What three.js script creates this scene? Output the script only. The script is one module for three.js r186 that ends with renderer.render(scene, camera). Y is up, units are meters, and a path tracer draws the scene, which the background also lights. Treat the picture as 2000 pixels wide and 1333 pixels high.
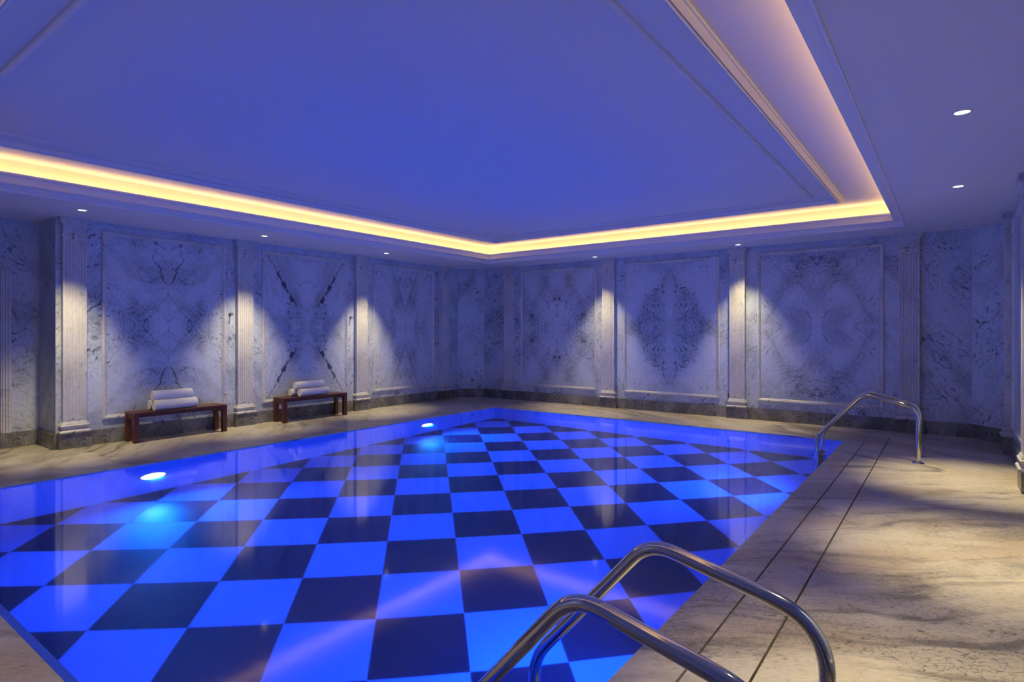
import * as THREE from 'three';
import { RectAreaLightUniformsLib } from 'three/addons/lights/RectAreaLightUniformsLib.js';
import { RoundedBoxGeometry } from 'three/addons/geometries/RoundedBoxGeometry.js';
import { mergeGeometries, toCreasedNormals } from 'three/addons/utils/BufferGeometryUtils.js';

// ---------------------------------------------------------------- camera, exposure, light settings
const scene = new THREE.Scene();
scene.background = new THREE.Color(0x000000);
const EYE = 1.55, FOCAL = 1145.6, YAW = Math.atan(855 / FOCAL);
const camera = new THREE.PerspectiveCamera(2 * Math.atan(666.5 / FOCAL) * 180 / Math.PI, 2000 / 1333, 0.05, 60);
camera.position.set(0, EYE, 0);
camera.rotation.y = YAW;
camera.setViewOffset(2000, 1333, 0, 15.5, 2000, 1333);      // lens shift: the photograph's verticals are upright
camera.updateProjectionMatrix();
const renderer = new THREE.WebGLRenderer({ antialias: true });
renderer.toneMapping = THREE.LinearToneMapping;
renderer.toneMappingExposure = 1.0;
renderer.shadowMap.enabled = true;
RectAreaLightUniformsLib.init();

const POOL_LIGHT = new THREE.Color().setRGB(0.0, 0.17, 1.0);
const POOL_CANDELA = 62;
const SPOT_LIGHT = new THREE.Color().setRGB(1.0, 0.83, 0.42);
const SPOT_CANDELA = 18;
const COVE_LIGHT = new THREE.Color().setRGB(1.0, 0.57, 0.17);
const COVE_NITS = 20;

// ---------------------------------------------------------------- the plan, in metres (y up, camera above the origin)
const CEIL = 3.1, WALL_L = -9.53, WALL_B = -11.03, WALL_R = 0.65, WALL_F = 0.75, RECESS = -10.2, CORNER = -2.62;
const PX0 = -7.63, PX1 = -1.22, PZ0 = -9.62, PZ1 = -0.90, DEPTH = 1.37, WATER = -0.012;
const COF = { x0: -8.235, x1: -0.52, z0: -10.144, z1: -0.376 };

// ---------------------------------------------------------------- random numbers and noise
function rng(seed) { let s = seed >>> 0; return () => { s = (s + 0x6D2B79F5) >>> 0; let t = s; t = Math.imul(t ^ (t >>> 15), t | 1); t ^= t + Math.imul(t ^ (t >>> 7), t | 61); return ((t ^ (t >>> 14)) >>> 0) / 4294967296; }; }
const PERM = new Uint8Array(512), GX = new Float32Array(256), GY = new Float32Array(256);
{
  const r = rng(11); const p = [...Array(256).keys()];
  for (let i = 255; i > 0; i--) { const j = Math.floor(r() * (i + 1)); [p[i], p[j]] = [p[j], p[i]]; }
  for (let i = 0; i < 512; i++) PERM[i] = p[i & 255];
  for (let i = 0; i < 256; i++) { const a = r() * Math.PI * 2; GX[i] = Math.cos(a); GY[i] = Math.sin(a); }
}
function noise(x, y) {
  const xi = Math.floor(x), yi = Math.floor(y), fx = x - xi, fy = y - yi, X = xi & 255, Y = yi & 255;
  const u = fx * fx * fx * (fx * (fx * 6 - 15) + 10), v = fy * fy * fy * (fy * (fy * 6 - 15) + 10);
  const a = PERM[PERM[X] + Y], b = PERM[PERM[X + 1] + Y], c = PERM[PERM[X] + Y + 1], d = PERM[PERM[X + 1] + Y + 1];
  const n0 = GX[a] * fx + GY[a] * fy, n1 = GX[b] * (fx - 1) + GY[b] * fy, n2 = GX[c] * fx + GY[c] * (fy - 1), n3 = GX[d] * (fx - 1) + GY[d] * (fy - 1);
  const m0 = n0 + u * (n1 - n0), m1 = n2 + u * (n3 - n2);
  return 1.5 * (m0 + v * (m1 - m0));
}
const fbm = (x, y, o = 4) => { let s = 0, a = 0.5; for (let i = 0; i < o; i++) { s += a * noise(x, y); x = x * 2.03 + 17.1; y = y * 2.03 + 5.3; a *= 0.5; } return s; };
const clamp = (v, a = 0, b = 1) => v < a ? a : v > b ? b : v;
const smooth = (a, b, v) => { const t = clamp((v - a) / (b - a)); return t * t * (3 - 2 * t); };
const ridge = (n, w) => { const t = 1 - Math.abs(n) / w; return t > 0 ? t * t : 0; };

function texture(w, h, fn, srgb = true) {
  const data = new Uint8Array(w * h * 4);
  for (let j = 0; j < h; j++) for (let i = 0; i < w; i++) {
    const c = fn((i + 0.5) / w, (j + 0.5) / h), k = (j * w + i) * 4;
    for (let q = 0; q < 3; q++) { const v = clamp(c[q]); data[k + q] = Math.round(255 * (srgb ? (v <= 0.0031308 ? v * 12.92 : 1.055 * Math.pow(v, 1 / 2.4) - 0.055) : v)); }
    data[k + 3] = 255;
  }
  const t = new THREE.DataTexture(data, w, h, THREE.RGBAFormat);
  t.magFilter = THREE.LinearFilter; t.minFilter = THREE.LinearMipmapLinearFilter; t.generateMipmaps = true;
  t.wrapS = t.wrapT = THREE.MirroredRepeatWrapping;
  if (srgb) t.colorSpace = THREE.SRGBColorSpace;
  t.needsUpdate = true;
  return t;
}
const mix3 = (a, b, t) => [a[0] + (b[0] - a[0]) * t, a[1] + (b[1] - a[1]) * t, a[2] + (b[2] - a[2]) * t];

// darkness of grey-veined white marble at (x, y) metres
function veins(x, y, s, o = {}) {
  const { angle = 0.9, fine = 1, long = 1, cloud = 1 } = o;
  const ca = Math.cos(angle), sa = Math.sin(angle), X = x * ca + y * sa + s * 3.7, Y = -x * sa + y * ca + s * 9.1;
  const wx = fbm(X * 1.1, Y * 1.1, 2) * 0.30 + 0.05 * fbm(X * 9, Y * 9, 3), wy = fbm(X * 0.9 + 40, Y * 0.9 + 9, 2) * 0.26 + 0.05 * fbm(X * 9 + 3, Y * 9, 3);
  const a = X + wx, b = Y + wy, j = 0.35 * noise(X * 30, Y * 30);
  const zone = smooth(-0.3, 0.4, fbm(a * 1.1 + 7, b * 1.1, 2)), zone2 = smooth(-0.2, 0.45, fbm(a * 1.6 + 27, b * 1.6 + 4, 2));
  let d = 0;
  d += 0.50 * long * ridge(noise(a * 0.7, b * 2.4) + 0.02 * j, 0.022) * zone;
  d += 0.42 * long * ridge(noise(a * 1.6 + 3, b * 5.0) + 0.04 * j, 0.045) * zone2;
  d += 0.40 * fine * ridge(noise(a * 3.2 + 5, b * 9 + 2) + 0.08 * j, 0.09) * zone;
  d += 0.36 * fine * ridge(noise(a * 7 + 1, b * 15 + 12) + 0.12 * j, 0.13) * zone2;
  d += 0.30 * fine * ridge(noise(a * 17, b * 27) + 0.1 * j, 0.2) * (0.35 + 0.65 * zone);
  d += 0.22 * fine * ridge(noise(b * 16 + 9, a * 13) + 0.1 * j, 0.2) * (0.3 + 0.7 * zone2);
  d += 0.55 * fine * smooth(0.40, 0.56, noise(a * 10 + 2, b * 26) + 0.12 * j) * zone2;
  d += 0.26 * cloud * smooth(-0.25, 0.5, fbm(a * 1.2 + 50, b * 2.4, 5));
  d += 0.12 * fbm(X * 16, Y * 24, 3);
  return clamp(1.25 * d);
}
const M_LIGHT = [0.56, 0.62, 0.69], M_DARK = [0.045, 0.055, 0.08];  // white marble ground with some of the pool light's blue mixed into the colour
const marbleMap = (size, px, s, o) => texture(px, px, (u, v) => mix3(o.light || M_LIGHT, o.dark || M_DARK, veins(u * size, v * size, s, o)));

const mat = (o) => new THREE.MeshPhysicalMaterial(o);
function mapped(tex, size, o) { tex.repeat.set(1 / size, 1 / size); return mat({ map: tex, ...o }); }
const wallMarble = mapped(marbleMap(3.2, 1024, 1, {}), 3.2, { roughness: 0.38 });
const paleMarble = mapped(marbleMap(1.6, 512, 5, { fine: 0.55, long: 0.7, cloud: 0.6, light: [0.62, 0.61, 0.60] }), 1.6, { roughness: 0.4 });
const skirtMarble = mapped(marbleMap(1.6, 512, 9, { fine: 1.5, long: 1.2, cloud: 2.0, light: [0.33, 0.33, 0.31], dark: [0.03, 0.033, 0.033] }), 1.6, { roughness: 0.3 });
// deck stone at world (x, z): cream ground, smoky grey bands with fine vein nets, brown stains
function deckStone(x, y) {
  const ca = Math.cos(0.62), sa = Math.sin(0.62), X = x * ca - y * sa, Y = x * sa + y * ca;       // grain and grey bands run across the slabs
  const w = fbm(X * 0.6, Y * 1.1, 5), q = fbm(X * 2.2 + 9, Y * 3.6, 4), j = noise(X * 22, Y * 40), h = noise(X * 70, Y * 130);
  const band = smooth(-0.05, 0.45, noise(X * 0.25 + w * 0.6 + 4.3, Y * 1.25 + w * 1.8) + 0.5 * q);
  const streak = smooth(-0.05, 0.5, fbm(X * 1.2 + w, Y * 9 + 3 * w, 5));
  const brown = smooth(-0.1, 0.5, fbm(X * 0.7 + 30, Y * 1.8, 4));
  const gate = smooth(0.0, 0.4, fbm(X * 4 + 3, Y * 7, 3)), grain = fbm(X * 20, Y * 60, 4);
  const broken = smooth(0.0, 0.35, noise(X * 7 + 3, Y * 11));
  const crack = 0.85 * ridge(noise(X * 0.5 + 0.5 * q, Y * 3.4 + 0.8 * w) + 0.05 * j, 0.02) * smooth(0.0, 0.4, noise(X * 1.3 + 3, Y)) * (0.2 + 0.8 * broken);
  const net = (ridge(noise(X * 8 + q, Y * 18 + q) + 0.25 * j, 0.16) * gate + 0.8 * ridge(noise(X * 19, Y * 34 + 2 * q) + 0.2 * h, 0.18) * (1 - gate)) * (0.15 + 0.85 * band);
  const speck = smooth(0.30, 0.55, noise(X * 40, Y * 80) + 0.3 * h) * (0.3 + 0.7 * gate);
  let c = mix3([0.60, 0.55, 0.465], [0.45, 0.36, 0.25], 0.75 * brown);
  c = mix3(c, [0.28, 0.245, 0.205], 0.6 * streak);
  c = mix3(c, [0.16, 0.145, 0.137], (0.28 + 0.55 * streak) * band);
  return mix3(c, [0.045, 0.04, 0.038], clamp(crack + 0.95 * net + 0.35 * speck + 0.2 * q + 0.5 * grain));
}
function stoneMat(w, h, x0, x1, z0, z1) {
  const t = texture(w, h, (u, v) => deckStone(x0 + u * (x1 - x0), z0 + v * (z1 - z0)));
  t.repeat.set(1 / (x1 - x0), 1 / (z1 - z0)); t.offset.set(-x0 / (x1 - x0), -z0 / (z1 - z0));
  return mat({ map: t, roughness: 0.3 });
}
const floorMarble = stoneMat(1024, 1024, -8.25, 0.75, -8.2, 0.8);
const deckMarble = stoneMat(1024, 2048, -1.3, 0.75, -8.2, 0.8);      // the same stone, sharper, for the wide deck by the ladders

// book-matched wall panels: one texture per panel shows the slab from the panel's centre outwards
const segDist = (x, y, a, b, c, d) => { const dx = c - a, dy = d - b, t = clamp(((x - a) * dx + (y - b) * dy) / (dx * dx + dy * dy)); return Math.hypot(x - a - t * dx, y - b - t * dy); };
function panelTexture(seed, f) {
  return texture(512, 640, (u, v) => {
    const x = u * 0.95, y = v * 1.3;
    let d = veins(x, y, seed, { angle: 0.95, fine: 0.85, long: 0.8, cloud: 0.9 });
    const wx = 0.05 * fbm(x * 5 + seed, y * 5, 3) + 0.10 * noise(x * 1.7, y * 1.7 + seed), wy = 0.05 * fbm(x * 5 + 9, y * 5 + seed, 3);
    const px = u + wx, py = v + wy;
    let crush = 0, core = 0, blot = 0;
    for (const [a, b, c, e, w, k] of f.bands || []) crush = Math.max(crush, k * Math.exp(-Math.pow(segDist(px, py, a, b, c, e) / w, 2)));
    for (const [a, b, c, e, k] of f.cracks || []) core = Math.max(core, k * ridge(segDist(px, py, a, b, c, e), 0.022));
    for (const [a, b, c, e, w] of f.blots || []) blot = Math.max(blot, smooth(0.0, 0.05, w - segDist(px, py, a, b, c, e) + 0.10 * fbm(x * 7 + seed, y * 7, 4)));
    const net = Math.max(ridge(noise(x * 13 + wx * 30, y * 13 + seed), 0.2), ridge(noise(x * 24 + 8, y * 24 + wy * 30), 0.22) * 0.8);
    d = clamp(d * 1.05 + crush * (0.20 + 0.8 * net) + core + blot * (0.75 + 0.3 * net));
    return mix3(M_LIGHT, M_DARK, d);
  });
}
const PANELS = {
  L1: panelTexture(2.1, { bands: [[0.40, 0.02, 0.62, 0.18, 0.14, 0.75], [0.30, 0.22, 0.58, 0.10, 0.10, 0.6]], cracks: [[0.0, 0.42, 0.42, 0.0, 0.35], [0.0, 0.50, 0.30, 0.80, 0.7], [0.30, 0.80, 0.22, 0.95, 0.5], [0.05, 0.93, 0.30, 0.96, 0.4], [0.0, 0.06, 0.12, 0.12, 0.4]] }),
  L2: panelTexture(3.4, { bands: [[0.12, 0.02, 0.42, 0.22, 0.10, 0.75], [0.40, 0.0, 0.34, 0.3, 0.08, 0.6], [0.1, 0.3, 0.34, 0.42, 0.08, 0.5]], cracks: [[0.30, 0.32, 0.98, 0.98, 0.8]], blots: [[0.52, 0.52, 0.72, 0.76, 0.055], [0.40, 0.38, 0.44, 0.46, 0.035], [0.66, 0.66, 0.80, 0.80, 0.02]] }),
  L3: panelTexture(4.2, { bands: [[0.42, 0.0, 0.46, 0.25, 0.10, 0.65], [0.46, 0.25, 0.20, 0.52, 0.08, 0.4]], cracks: [[0.20, 0.52, 0.42, 0.95, 0.4]] }),
  B1: panelTexture(5.7, { bands: [[0.72, 0.10, 0.62, 0.45, 0.09, 0.5], [0.60, 0.45, 0.28, 0.85, 0.13, 0.55]], cracks: [[0.02, 0.22, 0.05, 0.42, 0.5]] }),
  B2: panelTexture(8.6, { bands: [[0.76, 0.02, 0.42, 0.46, 0.10, 0.55], [0.42, 0.46, 0.10, 0.72, 0.10, 0.5]], cracks: [[0.18, 0.60, 0.0, 0.86, 0.4]] }),
  B3: panelTexture(7.9, { bands: [[0.86, 0.12, 0.66, 0.46, 0.09, 0.5], [0.66, 0.46, 0.20, 0.86, 0.12, 0.6]], cracks: [[0.92, 0.05, 0.60, 0.44, 0.3], [0.08, 0.10, 0.12, 0.20, 0.5]] }),
};
const panelMat = Object.fromEntries(Object.entries(PANELS).map(([k, t]) => [k, mat({ map: t, roughness: 0.36 })]));

const plasterTex = texture(256, 256, (u, v) => { const n = 0.5 + 0.5 * fbm(u * 24, v * 24, 3); return [n, n, n]; }, false);
const plaster = mat({ color: new THREE.Color().setRGB(0.68, 0.68, 0.67), roughness: 0.85, bumpMap: plasterTex, bumpScale: 0.0004 });
const trimPaint = mat({ color: new THREE.Color().setRGB(0.74, 0.73, 0.71), roughness: 0.6 });
const mosaic = mat({ color: new THREE.Color().setRGB(0.1, 0.22, 0.74), roughness: 0.35 });
const lightTiles = [0.78, 0.82, 0.80].map((v) => mat({ color: new THREE.Color().setRGB(v * 0.14, v * 0.3, v), roughness: 0.3 }));
const darkTiles = [0.022, 0.028, 0.025].map((v) => mat({ color: new THREE.Color().setRGB(v * 0.15, v * 0.3, v * 2.0), roughness: 0.3 }));
const grout = mat({ color: new THREE.Color().setRGB(0.25, 0.42, 0.6), roughness: 0.7 });
const subfloor = mat({ color: new THREE.Color().setRGB(0.03, 0.028, 0.025), roughness: 0.9 });
const steel = mat({ color: new THREE.Color().setRGB(0.62, 0.61, 0.58), metalness: 1, roughness: 0.09 });
const brushed = mat({ color: new THREE.Color().setRGB(0.55, 0.55, 0.54), metalness: 1, roughness: 0.3 });
const treadRubber = mat({ color: new THREE.Color().setRGB(0.012, 0.012, 0.014), roughness: 0.6 });
const waterMat = mat({ color: 0xffffff, roughness: 0.07, transmission: 1, thickness: 1.4, ior: 1.33, metalness: 0 });
const woodTex = texture(256, 512, (u, v) => {
  const g = fbm(u * 26 + 2 * fbm(u * 3, v * 2, 2), v * 2.2, 4), r = noise(u * 60, v * 3);
  return mix3([0.13, 0.032, 0.012], [0.04, 0.009, 0.004], clamp(0.5 + 0.8 * g + 0.2 * r));
});
const wood = mapped(woodTex, 0.4, { roughness: 0.38 });
const doorWood = mat({ color: new THREE.Color().setRGB(0.03, 0.025, 0.022), roughness: 0.5 });
const towelTex = texture(256, 256, (u, v) => { const n = 0.5 + 0.5 * noise(u * 90, v * 90); return [n, n, n]; }, false);
towelTex.repeat.set(6, 6);
const terry = mat({ color: new THREE.Color().setRGB(0.86, 0.85, 0.83), roughness: 0.95, bumpMap: towelTex, bumpScale: 0.004, sheen: 0.4 });
const lampGlass = mat({ color: 0xffffff, emissive: new THREE.Color().setRGB(1, 0.93, 0.78), emissiveIntensity: 4, roughness: 0.3 });
const lampRing = mat({ color: new THREE.Color().setRGB(0.7, 0.69, 0.66), roughness: 0.5 });
const stripGlow = mat({ color: 0xffffff, emissive: COVE_LIGHT, emissiveIntensity: 3, roughness: 0.5 });
const poolGlass = mat({ color: 0xffffff, emissive: new THREE.Color().setRGB(0.85, 0.95, 1.0), emissiveIntensity: 9, roughness: 0.3 });

// ---------------------------------------------------------------- building helpers
const taken = new Map();
function numbered(name) { const n = taken.get(name) || 0; taken.set(name, n + 1); return n ? `${name}_${String(n).padStart(3, '0')}` : name; }
function tag(o, label, category, group, kind) { o.userData = { label, category }; if (group) o.userData.group = group; if (kind) o.userData.kind = kind; return o; }
function thing(name, label, category, { at = [0, 0, 0], turn = 0, group, kind } = {}) {
  const o = new THREE.Group(); o.name = numbered(name); o.position.set(...at); o.rotation.y = turn; scene.add(o);
  return tag(o, label, category, group, kind);
}
function part(name, geo, material, parent, label) {
  const m = new THREE.Mesh(geo, material); m.name = name; m.castShadow = m.receiveShadow = true; parent.add(m);
  if (label) m.userData.label = label;
  return m;
}
// collects quads and triangles; uv in metres, taken along the face
class Mesher {
  constructor() { this.p = []; this.t = []; }
  quad(a, b, c, d, uv) {
    const e1 = Math.hypot(b[0] - a[0], b[1] - a[1], b[2] - a[2]), e2 = Math.hypot(d[0] - a[0], d[1] - a[1], d[2] - a[2]);
    const q = uv || [[0, 0], [e1, 0], [e1, e2], [0, e2]];
    for (const k of [0, 1, 2, 0, 2, 3]) { this.p.push(...[a, b, c, d][k]); this.t.push(...q[k]); }
    return this;
  }
  build(crease) {
    let g = new THREE.BufferGeometry();
    g.setAttribute('position', new THREE.Float32BufferAttribute(this.p, 3));
    g.setAttribute('uv', new THREE.Float32BufferAttribute(this.t, 2));
    g.computeVertexNormals();
    return crease ? toCreasedNormals(g, crease) : g;
  }
}
// box with uv in metres measured from the thing's own origin
function box(x0, x1, y0, y1, z0, z1, o = [0, 0]) {
  const m = new Mesher(), U = (a, b) => [a + o[0], b + o[1]];
  const f = (a, b, c, d, i, j) => m.quad(a, b, c, d, [a, b, c, d].map((p) => U(p[i], p[j])));
  f([x0, y0, z1], [x1, y0, z1], [x1, y1, z1], [x0, y1, z1], 0, 1);
  f([x1, y0, z0], [x0, y0, z0], [x0, y1, z0], [x1, y1, z0], 0, 1);
  f([x1, y0, z1], [x1, y0, z0], [x1, y1, z0], [x1, y1, z1], 2, 1);
  f([x0, y0, z0], [x0, y0, z1], [x0, y1, z1], [x0, y1, z0], 2, 1);
  f([x0, y1, z1], [x1, y1, z1], [x1, y1, z0], [x0, y1, z0], 0, 2);
  f([x0, y0, z0], [x1, y0, z0], [x1, y0, z1], [x0, y0, z1], 0, 2);
  return m.build();
}
// convex polygon [x, z] as a slab between two heights, uv from its place on the ground
function slab(poly, y0, y1) {
  const m = new Mesher(), n = poly.length;
  let area = 0; for (let i = 0; i < n; i++) { const a = poly[i], b = poly[(i + 1) % n]; area += a[0] * b[1] - b[0] * a[1]; }
  const P = area > 0 ? [...poly].reverse() : poly;                       // counter-clockwise seen from above
  const tri = THREE.ShapeUtils.triangulateShape(P.map((q) => new THREE.Vector2(q[0], -q[1])), []);
  for (const [i, j, k] of tri) {
    for (const q of [P[i], P[j], P[k]]) { m.p.push(q[0], y1, q[1]); m.t.push(q[0], q[1]); }
  }
  for (let i = 0; i < n; i++) { const a = P[i], b = P[(i + 1) % n]; m.quad([a[0], y0, a[1]], [b[0], y0, b[1]], [b[0], y1, b[1]], [a[0], y1, a[1]]); }
  return m.build();
}
function clipPoly(poly, nx, nz, c) {          // keep nx*x + nz*z <= c
  const out = [];
  for (let i = 0; i < poly.length; i++) {
    const a = poly[i], b = poly[(i + 1) % poly.length], da = nx * a[0] + nz * a[1] - c, db = nx * b[0] + nz * b[1] - c;
    if (da <= 0) out.push(a);
    if ((da < 0 && db > 0) || (da > 0 && db < 0)) { const t = da / (da - db); out.push([a[0] + t * (b[0] - a[0]), a[1] + t * (b[1] - a[1])]); }
  }
  return out;
}
// profile [outset, y] carried round the three free sides of a block that stands against the wall plane z = 0
function wrap(half, deep, profile, crease = 0.6) {
  const m = new Mesher();
  let s = 0;
  for (let i = 0; i + 1 < profile.length; i++) {
    const [o0, y0] = profile[i], [o1, y1] = profile[i + 1], ds = Math.hypot(o1 - o0, y1 - y0);
    const ring = (o, y) => [[-half - o, y, 0], [-half - o, y, deep + o], [half + o, y, deep + o], [half + o, y, 0]];
    const A = ring(o0, y0), B = ring(o1, y1), len = [0, deep, deep + 2 * half, 2 * deep + 2 * half];
    for (let k = 0; k < 3; k++) m.quad(A[k], A[k + 1], B[k + 1], B[k], [[len[k], s], [len[k + 1], s], [len[k + 1], s + ds], [len[k], s + ds]]);
    s += ds;
  }
  const cap = (o, y, up) => { const a = [-half - o, y, 0], b = [-half - o, y, deep + o], c = [half + o, y, deep + o], d = [half + o, y, 0]; up ? m.quad(b, c, d, a) : m.quad(a, d, c, b); };
  cap(...profile[0], false); cap(...profile[profile.length - 1], true);
  return m.build(crease);
}
// profile [inset, height] carried round a rectangle; put() turns (x, y, height) into the final point
function frame(x0, x1, y0, y1, profile, put, crease = 0.5, flip = false) {
  const m = new Mesher(); let s = 0;
  for (let i = 0; i + 1 < profile.length; i++) {
    const [a0, h0] = profile[i], [a1, h1] = profile[i + 1], ds = Math.hypot(a1 - a0, h1 - h0);
    const ring = (a, h) => [put(x0 + a, y0 + a, h), put(x1 - a, y0 + a, h), put(x1 - a, y1 - a, h), put(x0 + a, y1 - a, h)];
    const A = ring(a0, h0), B = ring(a1, h1);
    for (let k = 0; k < 4; k++) {
      const j = (k + 1) % 4, L = k % 2 ? y1 - y0 : x1 - x0, uv = [[0, s], [L, s], [L, s + ds], [0, s + ds]];
      flip ? m.quad(A[j], A[k], B[k], B[j], uv) : m.quad(A[k], A[j], B[j], B[k], uv);
    }
    s += ds;
  }
  return m.build(crease);
}
const onWall = (x, y, h) => [x, y, h];
const onCeil = (x, z, h) => [x, h, z];

// ---------------------------------------------------------------- walls
const FRAME = [[0, 0], [0, 0.016], [0.008, 0.026], [0.02, 0.03], [0.032, 0.026], [0.04, 0.016], [0.05, 0.014], [0.056, 0.008], [0.062, 0.0]];
const SKIRT = 0.21;
// one wall: local x runs along it, y up, z into the room
function wallThing(name, label, at, turn, x0, x1, offset) {
  const w = thing(name, label, 'wall', { at, turn, kind: 'structure' });
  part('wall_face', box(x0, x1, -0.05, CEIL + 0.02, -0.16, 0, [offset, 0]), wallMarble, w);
  return w;
}
function skirting(side, w, x0, x1, offset) {
  const b = part('baseboard_' + side, box(x0, x1, 0, SKIRT - 0.004, -0.001, 0.03, [offset, 0]), skirtMarble, scene);
  b.position.copy(w.position); b.rotation.copy(w.rotation);
  tag(b, 'dark grey veined marble skirting along the foot of ' + BASE[side], 'skirting', null, 'structure');
}
const BASE = { left: 'the bench wall', back: 'the far wall', right: 'the ladder side wall', front: 'the near end wall', recess: 'the recess wall', return: 'the narrow wall return', corner_left: 'the far left cut corner', corner_right: 'the far right cut corner' };
let trims = 0;
function panel(w, x0, x1, key, label, y0 = 0.335, y1 = 2.985) {
  const t = thing('trim_' + (++trims), label, 'wall panel', { kind: 'structure' });
  t.position.copy(w.position); t.rotation.copy(w.rotation);
  part('panel_frame', frame(x0, x1, y0, y1, FRAME, onWall), paleMarble, t, 'raised pale marble panel moulding');
  const a = x0 + 0.06, b = x1 - 0.06, c = y0 + 0.06, d = y1 - 0.06, mx = (a + b) / 2, my = (c + d) / 2, J = 0.0012;
  for (const sx of [-1, 1]) for (const sy of [-1, 1]) {                       // four book-matched slabs
    const X0 = sx < 0 ? a : mx + J, X1 = sx < 0 ? mx - J : b, Y0 = sy < 0 ? c : my + J, Y1 = sy < 0 ? my - J : d;
    const g = box(X0, X1, Y0, Y1, 0, 0.006), pos = g.attributes.position, uv = g.attributes.uv;
    for (let i = 0; i < pos.count; i++) uv.setXY(i, Math.abs(pos.getX(i) - mx) / (b - mx), Math.abs(pos.getY(i) - my) / (d - my));
    part('panel_slab', g, panelMat[key], t);
  }
}
const LP = [2.815, 5.21, 7.64, 10.06], BP = [-8.28, -5.69, -3.09, -0.505], RP = [-10.0, -7.65, -5.22, -2.8];
{
  const w = wallThing('wall_left', 'grey veined marble wall behind the two wooden benches', [WALL_L, 0, 0], Math.PI / 2, -CORNER, 10.58, 0);
  skirting('left', w, -CORNER, 10.58, 0.4);
  panel(w, 3.15, 4.90, 'L1', 'framed marble wall panel with a veined diamond above the first bench');
  panel(w, 5.54, 7.33, 'L2', 'framed marble wall panel with a dark blotched cross above the second bench');
  panel(w, 7.97, 9.76, 'L3', 'framed marble panel on the bench wall past the second bench');
  const b = wallThing('wall_back', 'grey veined marble wall of diamond matched panels across the far end', [0, 0, WALL_B], 0, -9.08, 0.26, 5.3);
  skirting('back', b, -9.08, 0.26, 1.7);
  panel(b, -7.98, -5.99, 'B1', 'framed marble panel of the far wall nearest the left cut corner');
  panel(b, -5.36, -3.42, 'B2', 'framed marble panel of the far wall between the two spotlit pilasters');
  panel(b, -2.76, -0.84, 'B3', 'framed marble panel of the far wall behind the far ladder');
  const r = wallThing('wall_right', 'grey veined marble wall beside the pool ladders', [WALL_R, 0, 0], -Math.PI / 2, -10.64, WALL_F, 2.2);
  skirting('right', r, -10.64, WALL_F, 0.9);
  panel(r, -9.66, -7.99, 'L3', 'framed marble panel on the ladder side wall next to the far right corner');
  panel(r, -7.31, -5.55, 'B1', 'framed marble panel on the ladder side wall past the lit plinth');
  panel(r, -4.88, -3.14, 'B2', 'framed marble panel on the ladder side wall between the ladders'); panel(r, -2.46, -0.4, 'B3', 'framed marble panel on the ladder side wall beside the near ladder');
  const f = wallThing('wall_front', 'grey veined marble wall closing the near end', [0, 0, WALL_F], Math.PI, -WALL_R, 10.3, 3.1);
  skirting('front', f, -WALL_R, 10.3, 0.2);
  panel(f, 0.8, 2.76, 'B3', 'framed marble panel on the near end wall by the ladder'); panel(f, 3.42, 5.36, 'B2', 'framed marble panel at the middle of the near end wall'); panel(f, 5.99, 7.98, 'B1', 'framed marble panel on the near end wall by the recess');
  const n = wallThing('wall_recess', 'plain grey marble wall set back beside the door frame', [RECESS, 0, 0], Math.PI / 2, -WALL_F, -CORNER + 0.1, 7.7);
  skirting('recess', n, -1.0, -CORNER, 1.2);
  const q = wallThing('wall_return', 'narrow marble return between recess and bench wall', [0, 0, CORNER], 0, RECESS, WALL_L - 0.155, 4.4);
  skirting('return', q, RECESS, WALL_L + 0.03, 0.6);
  // the two cut-off corners of the far end
  const c1 = wallThing('wall_corner_left', 'plain marble wall across the far left corner', [WALL_L, 0, -10.58], Math.PI / 4, 0, 0.636, 8.1);
  skirting('corner_left', c1, -0.02, 0.65, 2.2);
  const c2 = wallThing('wall_corner_right', 'plain marble wall across the far right corner', [0.26, 0, WALL_B], -Math.PI / 4, 0, 0.552, 6.6);
  skirting('corner_right', c2, -0.02, 0.57, 2.9);
}
{ // door frame in the recess, at the left edge of the photograph
  const d = thing('door_1', 'dark door in a pale moulded marble frame in the recess', 'door', { at: [RECESS, 0, 0], turn: Math.PI / 2, kind: 'structure' });
  part('door_leaf', box(1.22, 2.2, 0, 2.4, 0.0, 0.012), doorWood, d);
  for (const [a, b] of [[2.195, 2.31], [1.11, 1.225]]) {
    const g = [box(a, b, 0.2, 2.51, 0, 0.03), box(a + 0.02, a + 0.035, 0.2, 2.4, 0.03, 0.042), box(a + 0.05, a + 0.065, 0.2, 2.4, 0.03, 0.042), box(a + 0.08, a + 0.095, 0.2, 2.4, 0.03, 0.042)];
    part('jamb', mergeGeometries(g), paleMarble, d);
    part('jamb_plinth', box(a - 0.006, b + 0.006, 0, 0.2, 0, 0.05), skirtMarble, d);
  }
  part('lintel', mergeGeometries([box(1.11, 2.31, 2.4, 2.52, 0, 0.034), box(1.1, 2.32, 2.52, 2.55, 0, 0.06)]), paleMarble, d);
}

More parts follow.
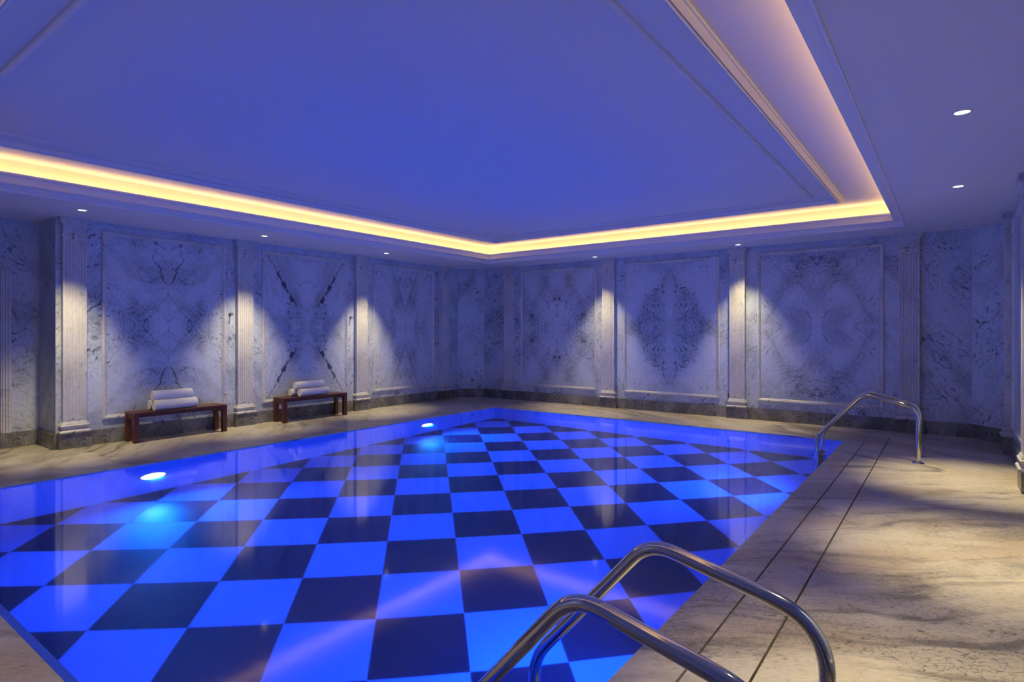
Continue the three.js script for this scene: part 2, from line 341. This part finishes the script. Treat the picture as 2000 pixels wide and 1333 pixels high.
// ---------------------------------------------------------------- pilasters
const pil = (() => {
  const H = 0.135, D = 0.075;
  const plinth = wrap(H + 0.052, 0.098, [[0.0, 0], [0.0, 0.197], [-0.004, 0.202]]);
  const torus = (y0, y1, o) => [...Array(7).keys()].map((i) => { const a = -Math.PI / 2 + Math.PI * i / 6; return [o + (y1 - y0) / 2 * Math.cos(a), (y0 + y1) / 2 + (y1 - y0) / 2 * Math.sin(a)]; });
  const base = wrap(H, D, [[0.0, 0.2], ...torus(0.203, 0.243, 0.024), [0.02, 0.246], [0.012, 0.256], [0.010, 0.27], [0.016, 0.284], ...torus(0.287, 0.321, 0.016), [0.02, 0.322], [0.016, 0.336], [0.004, 0.352], [0.0, 0.362]]);
  const foot = wrap(H, D, [[0, 0.36], [0, 0.405]]), head = wrap(H, D, [[0, 2.79], [0, 2.852]]);
  const pts = [[-H, 0], [-H, D]], n = 7, fw = 0.0245, gap = 0.0085, start = -(n * fw + (n - 1) * gap) / 2;
  for (let i = 0; i < n; i++) for (let k = 0; k <= 6; k++) { const a = Math.PI * k / 6; pts.push([start + i * (fw + gap) + fw / 2 * (1 - Math.cos(a)), D - 0.0115 * Math.sin(a)]); }
  pts.push([H, D], [H, 0]);
  const m = new Mesher(); let s = 0;
  for (let i = 0; i + 1 < pts.length; i++) {
    const [a, b] = [pts[i], pts[i + 1]], L = Math.hypot(b[0] - a[0], b[1] - a[1]);
    m.quad([a[0], 0.405, a[1]], [b[0], 0.405, b[1]], [b[0], 2.79, b[1]], [a[0], 2.79, a[1]], [[s, 0.4], [s + L, 0.4], [s + L, 2.8], [s, 2.8]]); s += L;
  }
  const shaft = mergeGeometries([foot, m.build(0.7), head].map((g) => { g.deleteAttribute('color'); return g; }));
  const capital = wrap(H, D, [[0, 2.85], [0.006, 2.852], ...torus(2.856, 2.88, 0.004), [0.003, 2.884], [0.003, 2.892], [0, 2.9], [0, 3.0], [0.006, 3.002], [0.008, 3.01], [0.018, 3.026], [0.03, 3.034], [0.03, 3.042], [0.04, 3.046], [0.04, CEIL]]);
  return { plinth, base, shaft, capital };
})();
function pilaster(w, t, label) {
  const [at, turn] = { L: [[WALL_L + 0.0012, 0, -t], Math.PI / 2], B: [[t, 0, WALL_B + 0.0012], 0], R: [[WALL_R - 0.0012, 0, t], -Math.PI / 2] }[w];
  const p = thing('fluted_pilaster', label, 'pilaster', { at, turn, group: 'fluted marble pilasters' });
  part('plinth', pil.plinth, skirtMarble, p, 'grey marble plinth block');
  part('base_moulding', pil.base, paleMarble, p);
  part('shaft', pil.shaft, paleMarble, p);
  part('capital', pil.capital, paleMarble, p);
}
pilaster('L', LP[0], 'fluted marble pilaster at the wall corner beside the recess');
pilaster('L', LP[1], 'fluted marble pilaster between the two wooden benches');
pilaster('L', LP[2], 'spotlit fluted pilaster on bench wall past the second bench');
pilaster('L', LP[3], 'unlit fluted pilaster on bench wall next to the far corner');
pilaster('B', BP[0], 'unlit fluted pilaster on far wall next to the left cut corner');
pilaster('B', BP[1], 'spotlit fluted pilaster on far wall, second from the cut left corner');
pilaster('B', BP[2], 'spotlit fluted pilaster on far wall, third from the cut left corner');
pilaster('B', BP[3], 'unlit fluted pilaster on far wall behind the far ladder');
pilaster('R', RP[0], 'fluted pilaster on ladder side wall next to the far right corner');
pilaster('R', RP[1], 'fluted pilaster on ladder side wall with brightly lit plinth');

// ---------------------------------------------------------------- ceiling
{
  const c = thing('ceiling', 'white plaster ceiling with a deep moulded coffer and hidden cove light', 'ceiling', { kind: 'structure' });
  const X0 = RECESS - 0.16, X1 = WALL_R + 0.16, Z0 = WALL_B - 0.16, Z1 = WALL_F + 0.16, T = CEIL + 0.06;
  part('soffit', box(X0, COF.x0, CEIL, T, Z0, Z1), plaster, c);
  part('soffit', box(COF.x1, X1, CEIL, T, Z0, Z1), plaster, c);
  part('soffit', box(COF.x0, COF.x1, CEIL, T, Z0, COF.z0), plaster, c);
  part('soffit', box(COF.x0, COF.x1, CEIL, T, COF.z1, Z1), plaster, c);
  const crown = [[-0.012, 3.10], [-0.012, 3.092], [0.0, 3.092], [0.006, 3.098], [0.012, 3.11], [0.012, 3.12], [0.022, 3.122], [0.024, 3.132]];
  for (let i = 1; i <= 8; i++) { const a = i / 8 * Math.PI / 2; crown.push([0.024 + 0.072 * (1 - Math.cos(a)), 3.132 + 0.09 * Math.sin(a)]); }
  crown.push([0.098, 3.23], [0.11, 3.232], [0.112, 3.24], [0.126, 3.25], [0.14, 3.255], [0.14, 3.28], [0.122, 3.28], [0.122, 3.165], [-0.06, 3.165]);
  part('cornice', frame(COF.x0, COF.x1, COF.z0, COF.z1, crown, onCeil, 0.5), trimPaint, c, 'white moulded cornice round the coffer');
  part('cove_wall', frame(COF.x0 - 0.06, COF.x1 + 0.06, COF.z0 - 0.06, COF.z1 + 0.06, [[0, 3.15], [0, 3.47]], onCeil, 0.5, false), plaster, c);
  part('coffer_top', box(COF.x0 - 0.2, COF.x1 + 0.2, 3.46, 3.56, COF.z0 - 0.2, COF.z1 + 0.2), plaster, c);
  const bead = [[0, 3.462], [0, 3.436], [0.012, 3.434], [0.016, 3.424], [0.028, 3.412], [0.038, 3.402], [0.042, 3.398], [0.045, 3.42], [0.051, 3.42], [0.054, 3.394], [0.062, 3.39], [0.07, 3.394], [0.073, 3.418], [0.079, 3.418], [0.081, 3.406], [0.088, 3.42], [0.096, 3.436], [0.108, 3.44], [0.108, 3.462]];
  part('coffer_moulding', frame(-7.555, -1.2, -9.49, -0.86, bead, onCeil, 0.4), trimPaint, c);
  const thin = [[0, 3.462], [0.004, 3.446], [0.018, 3.436], [0.034, 3.434], [0.048, 3.442], [0.054, 3.462]];
  part('coffer_moulding', frame(-7.22, -1.535, -9.16, -1.19, thin, onCeil, 0.6), plaster, c);
}
// LED strips lying in the cove trough
function cove(x0, x1, z0, z1, tip, label) {
  const t = thing('cove_light', label, 'light', { at: [(x0 + x1) / 2, 3.225, (z0 + z1) / 2], group: 'hidden cove light strips' });
  const w = x1 - x0, d = z1 - z0;
  part('channel', box(-w / 2, w / 2, -0.02, 0, -d / 2, d / 2), lampRing, t);
  part('light_strip', box(-w / 2 + 0.004, w / 2 - 0.004, 0, 0.012, -d / 2 + 0.004, d / 2 - 0.004), stripGlow, t);
  t.rotation.set(...tip);                                             // tipped towards the cove wall
  const l = new THREE.RectAreaLight(COVE_LIGHT, COVE_NITS, w - 0.008, d - 0.008);
  l.position.set(0, 0.016, 0); l.rotation.x = Math.PI / 2; t.add(l);
}
cove(COF.x0 - 0.02, COF.x0 + 0.03, COF.z0 + 0.01, COF.z1 - 0.01, [0, 0, 0.25], 'warm light strip hidden in the cove above the bench side');
cove(COF.x1 - 0.03, COF.x1 + 0.02, COF.z0 + 0.01, COF.z1 - 0.01, [0, 0, -0.25], 'warm light strip hidden in the cove above the ladder side');
cove(COF.x0 + 0.01, COF.x1 - 0.01, COF.z0 - 0.02, COF.z0 + 0.03, [-0.25, 0, 0], 'warm light strip hidden in the cove along the far end');
cove(COF.x0 + 0.01, COF.x1 - 0.01, COF.z1 - 0.03, COF.z1 + 0.02, [0.25, 0, 0], 'warm light strip hidden in the cove along the near end');

// recessed downlights, tipped towards the wall they wash
const ringGeo = new THREE.LatheGeometry([[0.046, 0], [0.046, -0.004], [0.05, -0.0065], [0.058, -0.006], [0.062, -0.002], [0.062, 0.002]].map(([r, y]) => new THREE.Vector2(r, y)), 32);
const lensGeo = new THREE.LatheGeometry([[0.0, -0.003], [0.03, -0.0025], [0.046, -0.001]].map(([r, y]) => new THREE.Vector2(r, y)).reverse(), 32);
function downlight(x, z, tx, tz, label, k = 1, half = 39) {
  const t = thing('downlight', label, 'light', { at: [x, CEIL, z], group: 'recessed ceiling downlights' });
  part('trim_ring', ringGeo, lampRing, t);
  part('light_lens', lensGeo, lampGlass, t);
  const s = new THREE.SpotLight(SPOT_LIGHT, SPOT_CANDELA * k, 0, half * Math.PI / 180, 1.0, 2);
  s.position.set(0, -0.02, 0); s.castShadow = true; s.shadow.radius = 2;
  s.target.position.set(tx, -1, tz); t.add(s); t.add(s.target);
}
const TL = 0.21, TB = 0.0;
downlight(-8.75, -2.68, -TL, 0, 'recessed downlight above the pilaster at the recess corner', 1.5, 30);
downlight(-8.75, -5.13, -TL, 0, 'recessed downlight above the pilaster between the benches', 1.5, 30);
downlight(-8.76, -7.66, -TL, 0, 'recessed downlight above the pilaster past the second bench', 1.5, 30);
downlight(-5.78, -10.56, 0, -TB, 'recessed downlight above the second pilaster of the far wall', 1.35, 34);
downlight(-2.97, -10.59, 0, -TB, 'recessed downlight above the third pilaster of the far wall', 1.35, 34);
downlight(0.07, -7.77, 0.06, 0, 'recessed downlight over the deck beside the far ladder', 2.4, 25);
downlight(0.07, -5.18, 0.06, 0, 'recessed downlight over the open deck between the two ladders', 2.4, 25);
downlight(0.07, -2.6, 0.06, 0, 'recessed downlight over the deck beside the near ladder', 2.2, 31);
downlight(-5.78, 0.2, 0, TB, 'recessed downlight over the near end deck', 0.7, 35);
downlight(-2.97, 0.2, 0, TB, 'recessed downlight over the near end deck by the ladder', 0.7, 35);

// ---------------------------------------------------------------- deck
{
  const f = thing('floor', 'beige and grey veined marble deck around the pool', 'floor', { kind: 'structure' });
  const T = -0.028, G = 0.0015, X0 = RECESS - 0.05, X1 = WALL_R + 0.05, Z0 = WALL_B - 0.05, Z1 = WALL_F + 0.05;
  const put = (poly) => part('deck_slab', slab(poly, T, 0), poly.every((p) => p[0] > -1.25) ? deckMarble : floorMarble, f);
  const rect = (a, b, c, d) => [[a, c], [b, c], [b, d], [a, d]];
  put(rect(X0, PX0, Z0, Z1));
  put(rect(PX0 + G, PX1, Z0, PZ0));
  put(rect(PX0 + G, PX1, PZ1, Z1));
  // ladder side: coping, gutter cover and deck, parted by two drain slots; diagonal joints meet at one point
  const S1 = -0.978, S2 = -0.717, W = 0.012, AX = -0.58, AZ = -5.41, k = 1.12;
  const V = 0.004, zA = (x) => AZ + (AX - x) * k, zB = (x) => AZ - (AX - x) * k;
  for (const [a, b, end] of [[PX1, S1, -9.73], [S1 + W, S2, -9.73]]) {
    put([[a, zA(a) + V], [b, zA(b) + V], [b, Z1], [a, Z1]]);
    put([[a, zB(a) + V], [b, zB(b) + V], [b, zA(b) - V], [a, zA(a) - V]]);
    put([[a, end], [b, end], [b, zB(b) - V], [a, zB(a) - V]]);
  }
  put(rect(PX1, S2, Z0, -9.732));
  const b = S2 + W;
  put([[b, zB(b) + V], [AX - V, AZ], [b, zA(b) - V]]);
  put([[b, -10.3], [X1, -10.3], [X1, Z1], [b, Z1], [b, zA(b) + V], [AX + V, AZ], [b, zB(b) - V]]);
  put(rect(S2, X1, Z0, -10.302));
  part('subfloor', mergeGeometries([box(X0, PX0 - 0.15, -0.12, T - 0.001, Z0, Z1), box(PX1 + 0.15, X1, -0.12, T - 0.03, Z0, Z1), box(PX0 - 0.15, PX1 + 0.15, -0.12, T - 0.001, Z0, PZ0 - 0.15), box(PX0 - 0.15, PX1 + 0.15, -0.12, T - 0.001, PZ1 + 0.15, Z1)]), subfloor, f);
}

// ---------------------------------------------------------------- pool
{
  const p = thing('swimming_pool', 'rectangular pool with a diagonal light and dark blue checkerboard floor', 'pool', { kind: 'structure' });
  const B = -DEPTH - 0.15, T = -0.0285, K = 0.15;
  part('pool_wall', box(PX0 - K, PX0, B, T, PZ0 - K, PZ1 + K), mosaic, p);
  part('pool_wall', box(PX1, PX1 + K, B, T, PZ0 - K, PZ1 + K), mosaic, p);
  part('pool_wall', box(PX0, PX1, B, T, PZ0 - K, PZ0), mosaic, p);
  part('pool_wall', box(PX0, PX1, B, T, PZ1, PZ1 + K), mosaic, p);
  part('overflow_lip', box(PX0, PX1, -0.16, T, PZ1 - 0.05, PZ1), mosaic, p);
  part('pool_bed', box(PX0 - K, PX1 + K, B - 0.05, -DEPTH - 0.006, PZ0 - K, PZ1 + K), grout, p);
  const P = 0.6642, U0 = -5.857, V0 = 0.283, R = Math.SQRT1_2, g = 0.002, r = rng(5);
  const full = slab([[-1, -1], [1, -1], [1, 1], [-1, 1]].map(([a, b]) => { const u = a * (P / 2 - g), v = b * (P / 2 - g); return [(u + v) * R, (u - v) * R]; }), -DEPTH - 0.008, -DEPTH);
  for (let i = -14; i < 14; i++) for (let j = -14; j < 14; j++) {
    const u0 = U0 + i * P + g, u1 = U0 + (i + 1) * P - g, v0 = V0 + j * P + g, v1 = V0 + (j + 1) * P - g;
    const whole = [[u0, v0], [u1, v0], [u1, v1], [u0, v1]].map(([u, v]) => [(u + v) * R, (u - v) * R]);      // u = (x + z)/√2, v = (x - z)/√2
    let poly = clipPoly(whole, -1, 0, -PX0); poly = clipPoly(poly, 1, 0, PX1); poly = clipPoly(poly, 0, -1, -PZ0); poly = clipPoly(poly, 0, 1, PZ1);
    if (poly.length < 3) continue;
    let a = 0; for (let q = 0; q < poly.length; q++) { const s = poly[q], e = poly[(q + 1) % poly.length]; a += s[0] * e[1] - e[0] * s[1]; }
    if (Math.abs(a) < 0.004) continue;
    const dark = ((i + j) % 2 + 2) % 2 === 1, m = (dark ? darkTiles : lightTiles)[Math.floor(r() * 3)];
    if (Math.abs(Math.abs(a) / 2 - (P - 2 * g) ** 2) < 1e-4) { const t = part('floor_tile', full, m, p); t.position.set((whole[0][0] + whole[2][0]) / 2, 0, (whole[0][1] + whole[2][1]) / 2); }
    else part('floor_tile', slab(poly, -DEPTH - 0.008, -DEPTH), m, p);
  }
}
{
  const w = part('pool_water', box(PX0 - 0.03, PX1 + 0.03, -DEPTH - 0.03, WATER, PZ0 - 0.03, PZ1 + 0.03), waterMat, scene);
  tag(w, 'still clear water filling the blue lit pool', 'water', null, 'stuff');
}
const bezelGeo = new THREE.LatheGeometry([[0.13, 0.0], [0.13, 0.012], [0.14, 0.018], [0.16, 0.014], [0.165, 0.0]].map(([r, y]) => new THREE.Vector2(r, y)), 40);
const domeGeo = new THREE.LatheGeometry([[0.0, 0.024], [0.06, 0.021], [0.105, 0.015], [0.131, 0.006]].map(([r, y]) => new THREE.Vector2(r, y)).reverse(), 40);
bezelGeo.rotateX(Math.PI / 2); domeGeo.rotateX(Math.PI / 2);
function poolLight(x, z, turn, label) {
  const t = thing('pool_light', label, 'light', { at: [x, -0.65, z], turn, group: 'round underwater pool lights' });
  part('bezel', bezelGeo, brushed, t);
  part('light_lens', domeGeo, poolGlass, t);
  const s = new THREE.SpotLight(POOL_LIGHT, POOL_CANDELA, 0, 76 * Math.PI / 180, 0.7, 2);
  s.position.set(0, 0, 0.04); s.target.position.set(0, -0.05, 1); s.castShadow = true; s.shadow.radius = 4; t.add(s); t.add(s.target);
}
poolLight(PX0, -3.05, Math.PI / 2, 'round underwater light in the pool wall below the bench nearest the recess');
poolLight(PX0, -7.63, Math.PI / 2, 'round underwater light in the pool wall past the second bench');
poolLight(PX1, -7.45, -Math.PI / 2, 'round underwater light under the coping by the far ladder');
poolLight(PX1, -3.15, -Math.PI / 2, 'round underwater light under the coping by the near ladder');

// ---------------------------------------------------------------- pool ladders
function filleted(points) {
  const path = new THREE.CurvePath(), V = points.map(([x, y]) => new THREE.Vector3(x, y, 0));
  let from = V[0];
  for (let i = 1; i < V.length - 1; i++) {
    const r = points[i][2], a = V[i].clone().add(V[i - 1].clone().sub(V[i]).setLength(r)), b = V[i].clone().add(V[i + 1].clone().sub(V[i]).setLength(r));
    path.add(new THREE.LineCurve3(from, a)); path.add(new THREE.QuadraticBezierCurve3(a, V[i], b)); from = b;
  }
  path.add(new THREE.LineCurve3(from, V[V.length - 1]));
  return path;
}
const railGeo = (() => {
  const path = filleted([[-0.30, 0.0], [-0.30, 0.657, 0.17], [-0.88, 0.788, 0.10], [-1.39, 0.198, 0.09], [-1.40, -0.95, 0.08], [-1.225, -1.06]]);
  const pts = []; for (const c of path.curves) { const n = c.isLineCurve3 ? 3 : 14; for (let i = 0; i < n; i++) pts.push(c.getPoint(i / n)); }
  pts.push(new THREE.Vector3(-1.225, -1.06, 0));
  return new THREE.TubeGeometry(new THREE.CatmullRomCurve3(pts, false, 'centripetal'), 220, 0.0245, 20, false);
})();
const flangeGeo = new THREE.LatheGeometry([[0.025, 0.03], [0.03, 0.022], [0.05, 0.012], [0.062, 0.006], [0.064, 0.0]].map(([r, y]) => new THREE.Vector2(r, y)).reverse(), 32);
function ladder(z0, z1, label) {
  const t = thing('pool_ladder', label, 'ladder', { at: [0, 0, (z0 + z1) / 2] });
  const h = (z1 - z0) / 2;
  for (const s of [-h, h]) {
    part('rail', railGeo, steel, t).position.set(0, 0, s);
    part('flange', flangeGeo, steel, t).position.set(-0.30, 0, s);
  }
  for (const y of [-0.22, -0.5, -0.78]) part('tread', new RoundedBoxGeometry(0.09, 0.035, 2 * h, 3, 0.012), treadRubber, t).position.set(-1.39, y, 0);
}
ladder(-8.93, -8.49, 'chrome pool ladder with curved rails by the far wall');
ladder(-2.02, -1.48, 'large chrome pool ladder with curved rails at the near end');

// ---------------------------------------------------------------- benches
function bench(z, label) {
  const t = thing('slatted_bench', label, 'bench', { at: [-9.30, 0, z], turn: Math.PI / 2, group: 'dark red wooden benches' });
  const L = 0.66, D = 0.165, H = 0.425, leg = 0.07;
  const rb = (x, y, zz, w, h, d, name) => { const g = new RoundedBoxGeometry(w, h, d, 2, 0.004); part(name, g, wood, t).position.set(x, y, zz); };
  for (const sx of [-1, 1]) for (const sz of [-1, 1]) rb(sx * (L - leg / 2), (H - 0.03) / 2, sz * (D - leg / 2), leg, H - 0.03, leg * 0.9, 'leg');
  for (const sx of [-1, 1]) rb(sx * (L - leg / 2), H - 0.065, 0, leg * 0.7, 0.07, 2 * D - leg * 1.8, 'end_rail');
  for (const sz of [-1, 1]) rb(0, H - 0.05, sz * (D - 0.02), 2 * L - 2 * leg, 0.035, 0.028, 'apron');
  const n = 5, w = 0.058, step = (2 * D - w) / (n - 1);
  for (let i = 0; i < n; i++) rb(0, H - 0.015, -D + w / 2 + i * step, 2 * L, 0.03, w, 'slat');
}
bench(-4.07, 'dark red wooden bench with towels beside the recess corner pilaster');
bench(-6.37, 'dark red wooden bench below the panel with the dark blotched cross');

// ---------------------------------------------------------------- rolled towels
function rollGeo(R, L, turns, seed) {
  const r = rng(seed), ph = r() * 6.28, N = Math.round(turns * 22), out = [], inn = [], pitch = (R - 0.012) / turns, th = pitch * 0.8;
  for (let i = 0; i <= N; i++) {
    const a = ph + i / N * turns * 2 * Math.PI, rr = R - pitch * turns * (1 - i / N), sq = 1 - 0.05 * Math.cos(2 * a), w = 1 + 0.02 * Math.sin(3 * a + seed);
    out.push(new THREE.Vector2(rr * w * Math.cos(a), rr * w * sq * Math.sin(a)));
    const ri = Math.max(0.003, rr - th); inn.push(new THREE.Vector2(ri * w * Math.cos(a), ri * w * sq * Math.sin(a)));
  }
  const g = new THREE.ExtrudeGeometry(new THREE.Shape([...out, ...inn.reverse()]), { depth: L - 0.012, bevelEnabled: true, bevelThickness: 0.006, bevelSize: 0.003, bevelSegments: 2, steps: 1 });
  g.translate(0, 0, -(L - 0.012) / 2);
  return g;
}
function towel(x, y, z, R, L, turn, seed, label) {
  const t = thing('rolled_towel', label, 'towel', { at: [x, y, z], turn });
  t.userData.group = 'rolled white towels on the benches';
  part('towel_roll', rollGeo(R, L, 3.6, seed), terry, t);
}
const BT = 0.425;
towel(-9.235, BT + 0.07, -4.0, 0.074, 0.60, 0.03, 3, 'thick white towel roll lying at the front on the bench by the recess');
towel(-9.385, BT + 0.068, -3.99, 0.072, 0.58, -0.02, 4, 'white towel roll lying behind on the bench by the recess');
towel(-9.31, BT + 0.206, -3.985, 0.073, 0.55, 0.0, 5, 'white towel roll resting on top on the bench by the recess');
towel(-9.225, BT + 0.072, -6.36, 0.07, 0.60, 0.03, 6, 'white towel roll at the front of the three on the second bench');
towel(-9.375, BT + 0.064, -6.27, 0.068, 0.56, -0.03, 7, 'white towel roll at the back of the three on the second bench');
towel(-9.30, BT + 0.195, -6.32, 0.066, 0.58, 0.02, 8, 'white towel roll on top of the three on the second bench');

// ---------------------------------------------------------------- robe hooks
function hook(z, label) {
  const t = thing('robe_hook', label, 'hook', { at: [WALL_L, 1.86, z], turn: Math.PI / 2, group: 'chrome robe hooks' });
  part('wall_plate', new THREE.CylinderGeometry(0.024, 0.026, 0.01, 24).rotateX(Math.PI / 2).translate(0, 0, 0.006), steel, t);
  const c = new THREE.CatmullRomCurve3([[0, 0, 0.008], [0, -0.005, 0.03], [0, -0.022, 0.05], [0, -0.02, 0.072], [0, 0.004, 0.082]].map((p) => new THREE.Vector3(...p)));
  part('arm', new THREE.TubeGeometry(c, 24, 0.006, 10), steel, t);
  part('knob', new THREE.SphereGeometry(0.011, 16, 12).translate(0, 0.008, 0.083), steel, t);
  const c2 = new THREE.CatmullRomCurve3([[0, 0.006, 0.01], [0, 0.02, 0.04], [0, 0.026, 0.06]].map((p) => new THREE.Vector3(...p)));
  part('arm', new THREE.TubeGeometry(c2, 16, 0.005, 10), steel, t);
}
hook(-4.98, 'small chrome robe hook beside the pilaster between the benches');
hook(-7.41, 'small chrome robe hook beside the pilaster past the second bench');

renderer.render(scene, camera);
